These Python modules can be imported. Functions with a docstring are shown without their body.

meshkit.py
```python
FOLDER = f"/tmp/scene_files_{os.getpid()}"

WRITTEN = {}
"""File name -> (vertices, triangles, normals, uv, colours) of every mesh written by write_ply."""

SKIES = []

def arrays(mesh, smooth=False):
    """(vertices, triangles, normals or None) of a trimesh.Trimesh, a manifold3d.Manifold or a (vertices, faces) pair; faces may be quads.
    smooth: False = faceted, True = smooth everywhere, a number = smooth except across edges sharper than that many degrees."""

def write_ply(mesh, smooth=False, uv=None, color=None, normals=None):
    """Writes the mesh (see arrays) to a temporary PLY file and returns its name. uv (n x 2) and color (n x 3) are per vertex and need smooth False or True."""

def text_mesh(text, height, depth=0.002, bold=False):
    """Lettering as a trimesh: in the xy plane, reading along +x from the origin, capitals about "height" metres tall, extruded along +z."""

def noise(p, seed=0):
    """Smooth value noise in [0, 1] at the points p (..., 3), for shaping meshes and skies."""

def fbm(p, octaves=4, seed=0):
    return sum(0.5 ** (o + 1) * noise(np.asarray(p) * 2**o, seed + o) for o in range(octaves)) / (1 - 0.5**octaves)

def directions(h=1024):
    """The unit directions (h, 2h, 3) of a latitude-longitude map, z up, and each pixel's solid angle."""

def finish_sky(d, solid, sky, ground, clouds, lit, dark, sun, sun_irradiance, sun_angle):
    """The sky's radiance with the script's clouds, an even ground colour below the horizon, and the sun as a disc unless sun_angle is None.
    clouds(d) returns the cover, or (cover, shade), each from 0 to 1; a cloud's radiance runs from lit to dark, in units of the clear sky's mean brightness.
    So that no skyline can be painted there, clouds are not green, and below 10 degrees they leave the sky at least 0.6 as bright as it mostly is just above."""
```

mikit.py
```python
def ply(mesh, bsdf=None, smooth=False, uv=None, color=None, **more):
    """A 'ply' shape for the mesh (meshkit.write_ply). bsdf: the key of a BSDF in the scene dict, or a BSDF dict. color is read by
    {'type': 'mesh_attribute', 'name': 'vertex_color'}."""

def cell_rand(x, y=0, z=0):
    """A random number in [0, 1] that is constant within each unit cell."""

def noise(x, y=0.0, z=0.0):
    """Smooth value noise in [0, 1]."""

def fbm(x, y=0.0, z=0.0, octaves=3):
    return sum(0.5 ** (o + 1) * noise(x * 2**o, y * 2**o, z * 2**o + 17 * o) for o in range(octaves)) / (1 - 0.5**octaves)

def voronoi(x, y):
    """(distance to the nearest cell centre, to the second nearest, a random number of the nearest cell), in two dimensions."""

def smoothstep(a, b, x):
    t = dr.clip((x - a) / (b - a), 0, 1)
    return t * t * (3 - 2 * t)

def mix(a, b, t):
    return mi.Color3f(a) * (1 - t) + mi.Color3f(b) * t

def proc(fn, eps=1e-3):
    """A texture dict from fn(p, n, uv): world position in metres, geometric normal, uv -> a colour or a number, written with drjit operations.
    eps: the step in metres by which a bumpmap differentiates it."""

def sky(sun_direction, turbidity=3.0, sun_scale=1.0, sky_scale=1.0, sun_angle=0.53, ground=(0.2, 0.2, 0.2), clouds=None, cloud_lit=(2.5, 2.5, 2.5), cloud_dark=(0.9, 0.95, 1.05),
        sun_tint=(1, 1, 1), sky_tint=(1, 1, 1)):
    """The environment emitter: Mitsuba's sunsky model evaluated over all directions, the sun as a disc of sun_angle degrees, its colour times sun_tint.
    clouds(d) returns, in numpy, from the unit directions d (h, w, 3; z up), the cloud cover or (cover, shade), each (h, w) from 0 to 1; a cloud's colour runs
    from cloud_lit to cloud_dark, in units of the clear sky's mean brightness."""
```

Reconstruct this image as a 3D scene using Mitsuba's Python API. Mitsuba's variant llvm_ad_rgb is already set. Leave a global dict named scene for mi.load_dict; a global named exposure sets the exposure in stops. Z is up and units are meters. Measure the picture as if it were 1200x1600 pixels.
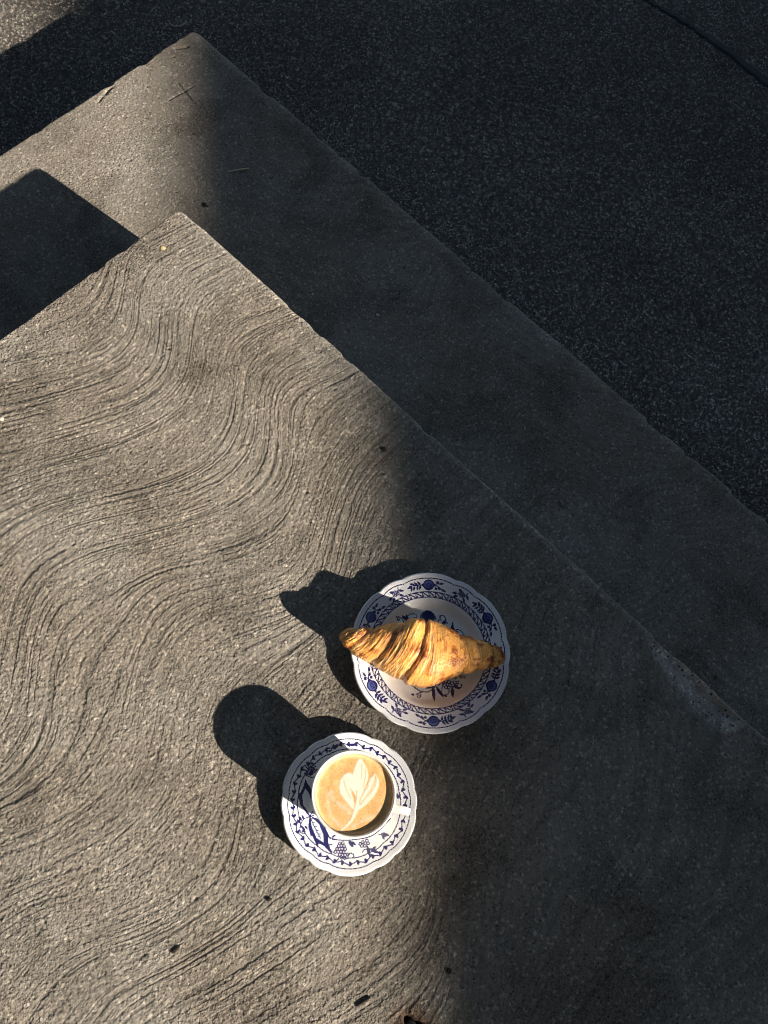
import math, numpy as np, trimesh, mitsuba as mi, drjit as dr, mikit, meshkit
from scipy import sparse
from scipy.sparse.linalg import spsolve
from scipy.interpolate import CubicSpline
from scipy.ndimage import gaussian_filter, map_coordinates
from shapely.geometry import LineString, Polygon, Point
from shapely import affinity
from shapely.ops import unary_union
from mikit import proc, noise, fbm, voronoi, cell_rand, smoothstep, mix

T = mi.ScalarTransform4f
rng = np.random.default_rng(7)
scene, labels = {}, {}

# ------------------------------------------------------------------ camera, sky, exposure
EYE = np.array([-0.74959, 0.55734, 1.19762])
FWD = np.array([0.16155422, -0.32918107, -0.93034405])
UPV = np.array([0.67255641, -0.65317212, 0.34789949])
scene['camera'] = {'type': 'perspective', 'fov': 43.603, 'fov_axis': 'x', 'near_clip': 0.01, 'far_clip': 500.0,
                   'to_world': T().look_at(origin=EYE.tolist(), target=(EYE + FWD).tolist(), up=UPV.tolist())}
SUN = np.array([-0.88785, -0.116395, 0.445168])
scene['sky'] = mikit.sky(SUN.tolist(), turbidity=2.6, sky_scale=0.45, sun_tint=(0.95, 1.06, 1.36), sky_tint=(1.16, 0.96, 0.82))
exposure = 2.98

H1, H2 = 0.1612, 0.3295                     # drop from the top step to the middle step and to the asphalt
MX, MY = 0.3744, -0.3580                    # outer edges of the middle step (top step: x = 0, y = 0)


def tag(key, label=None, cat=None, group=None, kind=None):
    d = {}
    if label: d['label'] = label
    if cat: d['category'] = cat
    if group: d['group'] = group
    if kind: d['kind'] = kind
    labels[key] = d


# ------------------------------------------------------------------ materials
def lum_bump(inner, fn, scale, eps):
    return {'type': 'twosided', 'bsdf': {'type': 'bumpmap', 'arbitrary': proc(fn, eps), 'scale': scale, 'bsdf': inner}}


def concrete_color(p, n, uv):
    g = noise(p.x * 900, p.y * 900, p.z * 900)
    g2 = noise(p.x * 420 + 7, p.y * 420, p.z * 420)
    big = fbm(p.x * 9 + 3, p.y * 9, 1.0, 3)
    med = fbm(p.x * 45, p.y * 45 + 9, p.z * 20, 2)
    d1, d2, r = voronoi(p.x * 330 + 0.3 * p.z * 330, p.y * 330)
    e1, e2, q = voronoi(p.x * 150 + 11, p.y * 150)
    v = 0.46 + 0.74 * g + 0.44 * g2 + 0.50 * (big - 0.5) + 0.30 * (med - 0.5) - 0.22 * smoothstep(0.52, 0.7, fbm(p.x * 14 + 5, p.y * 14, 4.0, 3))
    v = v * dr.select(r > 0.93, 1.6, 1.0) * dr.select((r < 0.06) & (d1 < 0.45), 0.55, 1.0)
    v = v * dr.select((q > 0.975) & (e1 < 0.33), 1.5, 1.0)
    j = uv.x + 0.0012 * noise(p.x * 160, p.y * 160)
    dirt_shade = 0.5 * smoothstep(0.52, 0.84, noise(j * 420, uv.y * 18)) + 0.5 * smoothstep(0.60, 0.84, noise(j * 230 + 31, uv.y * 11))  # occlusion shade of the grooves painted into the colour, along with dirt
    v = v * (1 - 0.28 * dirt_shade * dr.select(p.z < -0.1, 0.9 * (1 - smoothstep(-0.05, 0.22, p.x)), 1.0))
    warm = mix((0.206, 0.187, 0.160), (0.198, 0.186, 0.165), smoothstep(0.3, 0.7, big))
    c = warm * v
    edge = dr.abs(dr.select(p.z > -0.1, p.y, p.y - MY))
    c = c * (1 + 0.42 * (1 - smoothstep(0.004, dr.select(p.z > -0.1, 0.014, 0.030), edge + 0.012 * (med - 0.5))))  # paler step edges: sky light on the nosing painted in, plus worn cement
    spall = dr.select((p.z > -0.04) & (p.y < 0.07), smoothstep(0.0015, 0.0075, -p.z), 0.0)
    spall = spall * (0.45 + 0.9 * med)
    c = c * (1 + 0.85 * spall * dr.select((r < 0.09) & (d1 < 0.42), -0.8, 1.0)) * mix((1, 1, 1), (0.98, 1.0, 1.05), spall)
    rust = dr.sqrt(dr.square(p.x + 0.9858) + dr.square(p.y - 0.5588))
    k = (1 - smoothstep(0.007, 0.026 + 0.02 * med, rust)) * dr.select(p.z > -0.1, 1.0, 0.0)
    return mix(c, mi.Color3f(0.11, 0.055, 0.032) * v, 0.75 * k)


def concrete_height(p, n, uv):
    g = noise(p.x * 760, p.y * 760, p.z * 760)
    g2 = noise(p.x * 340, p.y * 340 + 5, p.z * 340)
    j = uv.x + 0.0012 * noise(p.x * 160, p.y * 160)
    a = noise(j * 420, uv.y * 18)
    b = noise(j * 230 + 31, uv.y * 11)
    m = smoothstep(0.32, 0.62, fbm(uv.x * 26, uv.y * 5, 3.0, 2))
    lev = dr.select(p.z < -0.1, 0.75 * (1 - smoothstep(-0.10, 0.18, p.x)), 1.0)
    h = 0.52 * g + 0.68 * g2 - lev * (0.35 + 0.65 * m) * (0.50 * smoothstep(0.52, 0.84, a) + 0.50 * smoothstep(0.60, 0.84, b))
    return h


def asphalt_color(p, n, uv):
    wx = p.x + 0.0012 * noise(p.x * 500, p.y * 500)
    d1, d2, r = voronoi(wx * 255, p.y * 255)
    stone = smoothstep(0.05, 0.30, d2 - d1)
    r2 = noise(p.x * 700, p.y * 700)
    big = fbm(p.x * 3.5, p.y * 3.5, 2.0, 3)
    tone = 0.085 + 0.42 * r * r + 0.26 * smoothstep(0.90, 1.0, r)
    c = mix((0.03, 0.03, 0.03), mi.Color3f(1.02, 0.95, 0.86) * tone, stone)
    return c * (0.72 + 0.45 * r2) * (0.55 + 0.9 * big)


def asphalt_height(p, n, uv):
    wx = p.x + 0.0012 * noise(p.x * 500, p.y * 500)
    d1, d2, r = voronoi(wx * 255, p.y * 255)
    return smoothstep(0.0, 0.5, d2 - d1) * (0.5 + 0.5 * r) + 0.4 * noise(p.x * 260, p.y * 260)


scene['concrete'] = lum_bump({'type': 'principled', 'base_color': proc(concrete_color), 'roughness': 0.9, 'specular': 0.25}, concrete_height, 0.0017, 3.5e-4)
scene['asphalt_mat'] = lum_bump({'type': 'principled', 'base_color': proc(asphalt_color), 'roughness': 0.75, 'specular': 0.35}, asphalt_height, 0.0022, 4e-4)


def simple(name, col, rough=0.6, spec=0.4, **k):
    scene[name] = {'type': 'twosided', 'bsdf': {'type': 'principled', 'base_color': {'type': 'rgb', 'value': list(col)}, 'roughness': rough, 'specular': spec, **k}}


simple('porcelain', (0.80, 0.83, 0.88), 0.16, 0.5, clearcoat=0.3, clearcoat_gloss=0.9)
simple('porcelain_cream', (0.85, 0.83, 0.76), 0.16, 0.5, clearcoat=0.3, clearcoat_gloss=0.9)
simple('cobalt', (0.014, 0.016, 0.105), 0.2, 0.5)
simple('cobalt_wash', (0.10, 0.135, 0.36), 0.2, 0.5)
simple('cobalt_pale', (0.58, 0.66, 0.76), 0.2, 0.5)
simple('bitumen', (0.018, 0.019, 0.022), 0.55, 0.4)
simple('dark_matter', (0.022, 0.018, 0.014), 0.8, 0.2)
simple('straw_mat', (0.62, 0.55, 0.42), 0.6, 0.3)
simple('pale_stone', (0.55, 0.52, 0.46), 0.8, 0.3)
simple('leaf_bit', (0.52, 0.45, 0.24), 0.7, 0.3)
simple('iron', (0.012, 0.011, 0.010), 0.55, 0.4)


def render_color(p, n, uv):
    return mi.Color3f(0.10, 0.10, 0.10) * (0.8 + 0.4 * fbm(p.x * 6, p.y * 6, p.z * 6, 3))


scene['render_mat'] = {'type': 'twosided', 'bsdf': {'type': 'diffuse', 'reflectance': proc(render_color)}}

# ------------------------------------------------------------------ broom strokes of the top step: flow lines in mm, read off the photograph
STREAMS = [[-12,339,-45,271,-63,230,-60,197,-46,172,-30,153],[-34,356,-62,300,-87,247,-96,215,-82,183,-53,155,-14,124],[-53,372,-78,329,-103,281,-118,235,-114,201,-93,170,-71,154],[-89,373,-118,319,-135,282,-149,245,-147,213,-127,178,-93,148],[-65,147,-59,128,-54,99,-62,71],[-51,135,-26,111,-21,87,-26,67],[-144,331,-166,289,-181,244,-181,206,-155,174,-123,146,-102,125,-88,94,-81,63,-93,24],[-232,295,-241,258,-249,225,-245,197,-235,174],[-215,267,-222,233,-217,205,-206,179,-184,151,-148,119,-128,96,-127,74,-134,43],[-280,293,-287,256,-283,222,-266,191,-233,158,-202,127,-189,106,-189,92],[-93,404,-117,362,-135,314],[-130,434,-157,380,-183,323,-202,275],[-187,480,-199,445,-216,408,-248,360,-264,330,-285,267],[-270,541,-259,524,-255,500,-259,468,-267,445,-283,410,-315,356,-336,314,-356,249],[-354,615,-324,587,-306,565,-280,538,-269,514,-264,484],[-370,600,-332,563,-316,542,-306,518,-306,490,-313,466],[-378,592,-341,554,-323,521,-324,486,-331,445,-354,403,-386,341,-409,299],[-376,568,-351,544,-337,521,-337,486,-344,444,-366,401],[-379,559,-362,533,-362,510,-368,476],[-418,555,-407,534,-406,507],[-455,519,-437,492,-423,465,-411,436,-415,408,-430,381,-459,350],[-477,497,-455,463,-447,431,-452,398,-470,361],[-490,484,-479,460,-476,432,-485,397,-493,379],[-512,459,-506,435,-514,405],[-166,105,-156,83,-156,51],[-229,155,-199,125,-189,106,-192,85,-204,49,-215,23],[-284,241,-280,217,-268,193,-251,173],[-241,142,-211,113,-205,93],[-280,126,-268,117,-262,101,-262,80,-269,50],[-225,91,-232,57],[-362,163,-330,135,-315,122,-307,109],[-404,187,-370,155,-342,135,-327,118,-321,94,-329,73,-343,49],[-403,164,-360,125],[-382,138,-364,116],[-333,177,-311,152,-285,129],[-344,296,-351,269,-354,238,-351,215],[-369,259,-368,228,-361,204],[-413,247,-410,216,-403,199,-385,179,-361,156],[-457,217,-439,182,-423,152,-418,129,-413,109],[-482,191,-459,153,-442,103,-441,76],[-496,176,-481,142,-472,116,-471,81,-474,54],[-519,153,-507,123,-506,88],[-323,332,-347,289,-359,257],[-363,368,-385,324,-401,289,-412,243,-415,218,-414,200],[-372,370,-398,336,-422,293,-433,256,-440,215],[-449,446,-445,423,-450,397,-470,361],[-491,484,-478,448,-480,412,-489,386,-512,353,-538,319],[-477,248,-463,217,-444,188],[-504,224,-480,189,-461,151],[-539,240,-516,208,-498,178,-484,142],[-565,232,-545,205,-530,172,-513,140,-508,113],[-531,496,-517,468,-514,438,-524,405,-541,374],[-439,349,-455,315,-471,280],[-416,665,-405,640,-382,613,-350,580,-316,547],[-433,679,-430,652,-420,625,-377,586,-344,553],[-443,687,-442,659,-430,627,-384,578,-361,553,-348,536],[-470,693,-467,663,-458,637,-421,600,-383,563,-371,536],[-488,620,-436,575,-409,544,-403,527,-407,507],[-491,631,-488,586,-476,558,-463,533,-442,505,-429,485],[-490,720,-508,686,-519,640,-513,596,-497,559],[-551,684,-561,643,-562,611,-557,583,-542,555,-517,524,-495,495,-482,465,-476,438,-484,399,-494,383],[-508,545,-486,520,-470,494,-457,464,-448,432],[-612,626,-609,583,-599,554,-567,510,-542,481,-530,451,-530,417],[-588,594,-582,565,-552,527,-529,493,-510,457,-512,429],[-651,563,-616,523,-579,482,-567,452],[-520,749,-536,728,-550,694,-560,662,-562,628],[-544,768,-562,737,-580,693,-596,652,-598,608],[-554,777,-567,748,-586,711,-604,670,-609,635,-608,592],[-581,799,-583,779,-594,750,-622,707,-644,666,-655,619,-650,586,-637,556],[-596,811,-596,785,-603,760,-625,726,-634,704],[-621,828,-612,803,-609,783,-624,756,-642,729],[-659,852,-648,823,-643,798,-649,772,-669,731,-686,698,-702,654,-706,623,-693,574,-677,555],[-667,835,-661,803,-665,767],[-678,815,-673,795,-672,778],[-681,775,-681,757,-687,742,-717,690,-724,655,-735,610],[-723,791,-715,774,-718,753,-728,727,-744,686,-760,634],[-741,772,-740,751,-755,719,-770,683,-781,654],[-782,740,-798,705,-813,684],[-719,606,-710,572,-691,548,-670,524],[-734,626,-732,596,-720,563,-695,530,-681,514],[-763,616,-762,595,-747,562,-716,524],[-754,645,-760,616,-779,560,-791,515],[-773,662,-788,619,-811,560,-828,509],[-806,693,-827,628,-847,559,-861,505],[-814,701,-835,630,-852,576,-873,502],[-828,697,-855,627,-877,560],[-879,650,-909,562,-922,494],[-925,608,-947,540],[-800,131,-767,87,-770,42,-776,2],[-892,167,-830,109,-816,90],[-972,137,-897,93,-885,78],[-1097,160,-1061,131,-1042,95],[-1115,143,-1076,99],[-865,212,-883,169,-848,114],[-916,419,-872,382,-827,321,-818,287],[-1043,494,-987,447,-947,409],[-1120,424,-1130,314,-1163,226],[-885,265,-909,165,-913,104]]


def flow_field():
    """(s, t): metres across and along the broom strokes, on a grid."""
    x = np.arange(-1.50, 0.1001, 0.0125); y = np.arange(-0.10, 1.0501, 0.0125)
    nx, ny = len(x), len(y)
    acc = np.zeros((nx, ny, 3))
    for l in STREAMS:
        P = np.array(l, float).reshape(-1, 2) / 1000
        d = np.diff(P, axis=0); L = np.linalg.norm(d, axis=1)
        for a, v, ll in zip(P[:-1], d, L):
            if ll < 1e-4: continue
            tv = v / ll
            # image right-up is world (-0.05, -1): orient every stroke that way
            if tv @ np.array([-0.15, -1.0]) < 0: tv = -tv
            for u in np.arange(0, 1, 0.006 / max(ll, 0.006)):
                q = a + u * v
                i, j = int(round((q[0] - x[0]) / 0.0125)), int(round((q[1] - y[0]) / 0.0125))
                if 0 <= i < nx and 0 <= j < ny: acc[i, j] += [tv[0], tv[1], 1]
    N = nx * ny
    idx = np.arange(N).reshape(nx, ny)
    e1 = np.stack([idx[:-1].ravel(), idx[1:].ravel()]); e2 = np.stack([idx[:, :-1].ravel(), idx[:, 1:].ravel()])
    E = np.hstack([e1, e2]); m = E.shape[1]
    D = sparse.csr_matrix((np.r_[np.ones(m), -np.ones(m)], (np.r_[np.arange(m), np.arange(m)], np.r_[E[0], E[1]])), shape=(m, N))
    Lp = D.T @ D
    w = np.minimum(acc[..., 2].ravel(), 2) * 1.2
    sol = []
    for c, dflt in ((0, -0.55), (1, -0.83)):
        tgt = np.where(acc[..., 2] > 0, acc[..., c] / np.maximum(acc[..., 2], 1), 0).ravel()
        A = 0.5 * Lp + 0.006 * (Lp @ Lp) + sparse.diags(w + 1e-3)
        sol.append(spsolve(A.tocsc(), w * tgt + 1e-3 * dflt).reshape(nx, ny))
    tx, ty = sol; nn = np.hypot(tx, ty) + 1e-9; tx, ty = tx / nn, ty / nn
    h = 0.0125
    Dx = sparse.csr_matrix((np.r_[np.ones(e1.shape[1]), -np.ones(e1.shape[1])] / h, (np.r_[e1[0] * 0 + np.arange(e1.shape[1]), np.arange(e1.shape[1])], np.r_[e1[1], e1[0]])), shape=(e1.shape[1], N))
    Dy = sparse.csr_matrix((np.r_[np.ones(e2.shape[1]), -np.ones(e2.shape[1])] / h, (np.r_[np.arange(e2.shape[1]), np.arange(e2.shape[1])], np.r_[e2[1], e2[0]])), shape=(e2.shape[1], N))
    # average both derivatives onto cells
    cells = idx[:-1, :-1].ravel(); nc = len(cells)
    ix1 = np.arange((nx - 1) * ny).reshape(nx - 1, ny); iy1 = np.arange(nx * (ny - 1)).reshape(nx, ny - 1)
    Ax = sparse.csr_matrix((np.full(2 * nc, .5), (np.r_[np.arange(nc), np.arange(nc)], np.r_[ix1[:, :-1].ravel(), ix1[:, 1:].ravel()])), shape=(nc, Dx.shape[0])) @ Dx
    Ay = sparse.csr_matrix((np.full(2 * nc, .5), (np.r_[np.arange(nc), np.arange(nc)], np.r_[iy1[:-1].ravel(), iy1[1:].ravel()])), shape=(nc, Dy.shape[0])) @ Dy
    cx, cy = (0.25 * (q[:-1, :-1] + q[1:, :-1] + q[:-1, 1:] + q[1:, 1:]).ravel() for q in (tx, ty))
    out = []
    for (ax, ay, w1), (bx, by, w2) in ((((cx, cy, 10.0)), ((-cy, cx, 1.0))), (((-cy, cx, 1.0)), ((cx, cy, 1.0)))):
        # gradient along a = 0, along b = 1
        Ga = sparse.diags(ax * w1) @ Ax + sparse.diags(ay * w1) @ Ay
        Gb = sparse.diags(bx * w2) @ Ax + sparse.diags(by * w2) @ Ay
        A = Ga.T @ Ga + Gb.T @ Gb + 1e-6 * sparse.eye(N) + 1e-3 * Lp
        out.append(spsolve(A.tocsc(), Gb.T @ np.full(nc, w2)).reshape(nx, ny))
    f = [gaussian_filter(o, 0.8) for o in out]
    return f, (x, y)


FLOW, (FX, FY) = flow_field()


def flow(x, y):
    q = np.stack([np.clip(x, FX[0], FX[-1]), np.clip(y, FY[0], FY[-1])], -1)
    ij = [(q[..., 0] - FX[0]) / 0.0125, (q[..., 1] - FY[0]) / 0.0125]
    s, t = (map_coordinates(f, ij, order=3, mode='nearest') for f in FLOW)
    return s + 0.4 * (x - q[..., 0]) + 0.3 * (y - q[..., 1]), t - 0.3 * (x - q[..., 0]) - 0.8 * (y - q[..., 1])


def nz(a, b, c=0.0, seed=0):
    a, b = np.broadcast_arrays(a, b)
    return meshkit.noise(np.stack([a, b, np.full_like(a, c)], -1), seed)


def fb(a, b, o=3, seed=0):
    a, b = np.broadcast_arrays(a, b)
    return meshkit.fbm(np.stack([a, b, np.zeros_like(a)], -1), o, seed)


def sst(a, b, x):
    t = np.clip((x - a) / (b - a), 0, 1)
    return t * t * (3 - 2 * t)


def broom(s, t, x, y):
    """Height of the broom relief."""
    mask = 0.25 + 0.75 * sst(0.36, 0.6, fb(s * 22, t * 5, 2, 3)) * sst(0.3, 0.55, fb(x * 9, y * 9, 2, 5))
    base = (nz(s / 0.0042, t / 0.09, 0, 1) - 0.5) * 2
    s = s + 0.0016 * (nz(x / 0.007, y / 0.007, 0, 22) - 0.5)
    deep = sst(0.74, 0.88, nz(s / 0.0048, t / 0.13, 0, 2)) + 0.7 * sst(0.80, 0.92, nz(s / 0.0090, t / 0.25, 0, 9))
    mid = sst(0.62, 0.85, nz(s / 0.0032, t / 0.08, 0, 4))
    rag = 0.35 + 0.65 * sst(0.25, 0.6, nz(x / 0.010, y / 0.010, 0, 21))
    deep, mid = deep * rag, mid * rag
    return mask * (0.00010 * base - 0.00036 * mid) - 0.00066 * deep * (0.4 + 0.6 * mask) + 0.0012 * (fb(x * 14, y * 14, 3, 8) - 0.5)


def spaced(*spans):
    """Grid lines: (start, stop, step) spans joined."""
    out = []
    for a, b, h in spans:
        n = max(1, int(round(abs(b - a) / h)))
        out.append(np.linspace(a, b, n + 1)[:-1])
    out.append([spans[-1][1]])
    return np.concatenate(out)


def grid(xs, ys, keep=None):
    nx, ny = len(xs), len(ys)
    X, Y = np.meshgrid(xs, ys, indexing='ij')
    i = np.arange(nx * ny).reshape(nx, ny)
    q = np.stack([i[:-1, :-1], i[1:, :-1], i[1:, 1:], i[:-1, 1:]], -1)
    if keep is not None:
        k = keep(0.25 * (X[:-1, :-1] + X[1:, :-1] + X[1:, 1:] + X[:-1, 1:]), 0.25 * (Y[:-1, :-1] + Y[1:, :-1] + Y[1:, 1:] + Y[:-1, 1:]))
        q = q[k]
    q = q.reshape(-1, 4)
    return X.ravel(), Y.ravel(), np.vstack([q[:, [0, 1, 2]], q[:, [0, 2, 3]]]), i


def compact(V, F, uv):
    used = np.unique(F); m = np.full(len(V), -1); m[used] = np.arange(len(used))
    return V[used], m[F], uv[used]


def pit(x, y, pits):
    z = 0
    for px, py, r, d in pits:
        a = np.hypot(x - px, y - py) * (1 + 0.3 * np.sin(3 * np.arctan2(y - py, x - px) + px * 90))
        z = z - d * np.exp(-(a / r) ** 4)
    return z


def scratch(x, y, a, b, r, d):
    a, b = np.array(a), np.array(b); v = b - a; L2 = v @ v
    u = np.clip(((x - a[0]) * v[0] + (y - a[1]) * v[1]) / L2, 0, 1)
    dd = np.hypot(x - a[0] - u * v[0], y - a[1] - u * v[1])
    return -d * np.exp(-(dd / r) ** 2)


def chips(t, amp, seed):
    """Outline wander of a worn edge along coordinate t: small waves and a few bites inward."""
    w = amp * (fb(t * 14, 0 * t, 3, seed) - 0.5) * 1.6 + 0.5 * amp * (nz(t * 160, 0 * t, 0, seed + 3) - 0.5)
    return w - 2.2 * amp * sst(0.72, 0.9, nz(t * 38, 0 * t + 5, 0, seed + 7))


def slab(x_edge, y_edge, xs, ys, zt, height, relief, uvfun, nose, keep=None, amp=0.0012, seed=0, round_=0.0):
    """A step: x <= x_edge, y >= y_edge, with the worn outline and risers on those two sides."""
    X, Y, F, idx = grid(xs, ys, keep)
    dx, dy = x_edge - X, Y - y_edge
    s, t = uvfun(X, Y)
    Z = relief(X, Y, s, t)
    for d, r in ((dx, nose[0]), (dy, nose[1])):
        c = np.clip(r - d, 0, r)
        Z = Z * sst(-0.002, 0.012, d) - (r - np.sqrt(np.maximum(r * r - c * c, 0)))
    corner = np.hypot(np.clip(0.012 - dx, 0, 1), np.clip(0.012 - dy, 0, 1))
    Z = Z - np.clip(corner - 0.010, 0, 1) * 0.9
    # wander of the outline
    X2 = X + chips(Y, amp, seed + 1) * np.exp(-(dx / 0.012)) - 0.5 * np.clip(corner - 0.012, 0, 1)
    Y2 = Y - chips(X, amp, seed + 2) * np.exp(-(dy / 0.012)) + 0.5 * np.clip(corner - 0.012, 0, 1)
    c2 = np.stack([x_edge - round_ - X, Y - y_edge - round_], -1)      # rounded plan of the corner
    inq = (c2[:, 0] < 0) & (c2[:, 1] < 0) & (round_ > 0)
    q2 = np.abs(c2); L = np.linalg.norm(q2, axis=1) + 1e-12; k2 = np.where(inq, q2.max(1) / L, 1.0)
    X2 = np.where(inq, X2 - (X - (x_edge - round_)) * (1 - k2), X2); Y2 = np.where(inq, Y2 - (Y - (y_edge + round_)) * (1 - k2), Y2)
    V = np.stack([X2, Y2, zt + Z], -1)
    uv = np.stack([s, t], -1)
    # risers hang from the border vertices
    border = np.concatenate([idx[:, 0][np.argsort(xs)], idx[-1, 1:]])
    rows = 4; n0 = len(V); add, adduv = [], []
    bl = np.r_[0, np.cumsum(np.linalg.norm(np.diff(V[border, :2], axis=0), axis=1))]
    for k in range(1, rows + 1):
        q = V[border].copy(); f = k / rows
        q[:, 2] = q[:, 2] * (1 - f) + (zt - height - 0.01) * f
        add.append(q); adduv.append(np.stack([bl, q[:, 2]], -1))
    V = np.vstack([V] + add); uv = np.vstack([uv] + adduv)
    nb = len(border); rid = np.vstack([border, n0 + np.arange(rows * nb).reshape(rows, nb)])
    q = np.stack([rid[:-1, :-1], rid[:-1, 1:], rid[1:, 1:], rid[1:, :-1]], -1).reshape(-1, 4)
    F = np.vstack([F, q[:, [0, 2, 1]], q[:, [0, 3, 2]]])
    return compact(V, F, uv)


TOP_PITS = [(-0.3127, 0.0818, .0022, .0016), (-0.3661, 0.0505, .003, .0016), (-0.4778, 0.0673, .003, .002), (-0.344, 0.196, .0022, .0016), (-0.2934, 0.4516, .0022, .0016),
            (-0.7132, 0.6313, .0022, .0016), (-0.6099, 0.6417, .002, .0016), (-0.4898, 0.2799, .003, .0016), (-0.8182, 0.5487, .0025, .0016), (-0.7814, 0.6016, .0025, .0016), (-0.9858, 0.5588, .0085, .02)]
for _ in range(70):
    TOP_PITS.append((rng.uniform(-1.25, -.02), rng.uniform(.02, .8), rng.uniform(.0012, .0022), rng.uniform(.001, .0025)))


def top_relief(x, y, s, t):
    z = broom(s, t, x, y) + pit(x, y, TOP_PITS)
    # the spalled stretch of the long edge
    w = np.interp(x, [-1.078, -1.062, -1.046, -1.005, -0.953, -0.914, -0.895], [0, .032, .050, .047, .036, .020, 0]) + 0.006 * (nz(x * 120, y * 120, 0, 4) - .5)
    k = np.clip(w - y, 0, 1)
    z = z * (1 - sst(0, .004, k)) - 0.34 * k - 0.0012 * sst(0, .004, k) * (1 + nz(x * 350, y * 350, 0, 6) + 1.5 * sst(.75, .9, nz(x * 260, y * 260, 1, 6)))
    return z


ty = spaced((0, 0.008, 0.0006), (0.008, 0.87, 0.0015), (0.87, 1.9, 0.06))
tx = -spaced((0, 0.008, 0.0006), (0.008, 1.34, 0.0015), (1.34, 2.9, 0.06))[::-1]
V, F, UV = slab(0, 0, tx, ty, 0.0, H1, top_relief, flow, (0.0035, 0.007), seed=20)
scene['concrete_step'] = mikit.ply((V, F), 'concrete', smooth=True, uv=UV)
tag('concrete_step', 'uppermost broom-swirled grey concrete step carrying the plate and the cup, long front edge chipped', 'step')

MID_PITS = [(0.1999, -0.1927, .002, .003), (0.078, -0.106, .0032, .005), (0.2274, -0.0756, .002, .003), (0.2249, -0.0299, .002, .003), (0.1518, -0.2852, .0025, .003), (0.0453, -0.2296, .003, .004),
            (0.3275, -0.2034, .002, .003), (-0.2692, -0.1669, .003, .003), (-0.874, -0.3448, .003, .003), (-0.7019, -0.1281, .006, .004), (-1.0423, -0.0872, .003, .004)]
for _ in range(80):
    MID_PITS.append((rng.uniform(-1.3, .36), rng.uniform(-.35, .1), rng.uniform(.0012, .0024), rng.uniform(.001, .003)))


def mid_uv(x, y):
    a = x * 0.72 - y * 0.69; b = -x * 0.69 - y * 0.72          # along image down, along image right
    return a + 0.045 * np.sin(b * 2 * np.pi / 0.30 + 2.0 + 3 * np.sin(a * 5)) + 0.02 * np.sin(b * 37 + a * 9), b


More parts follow.
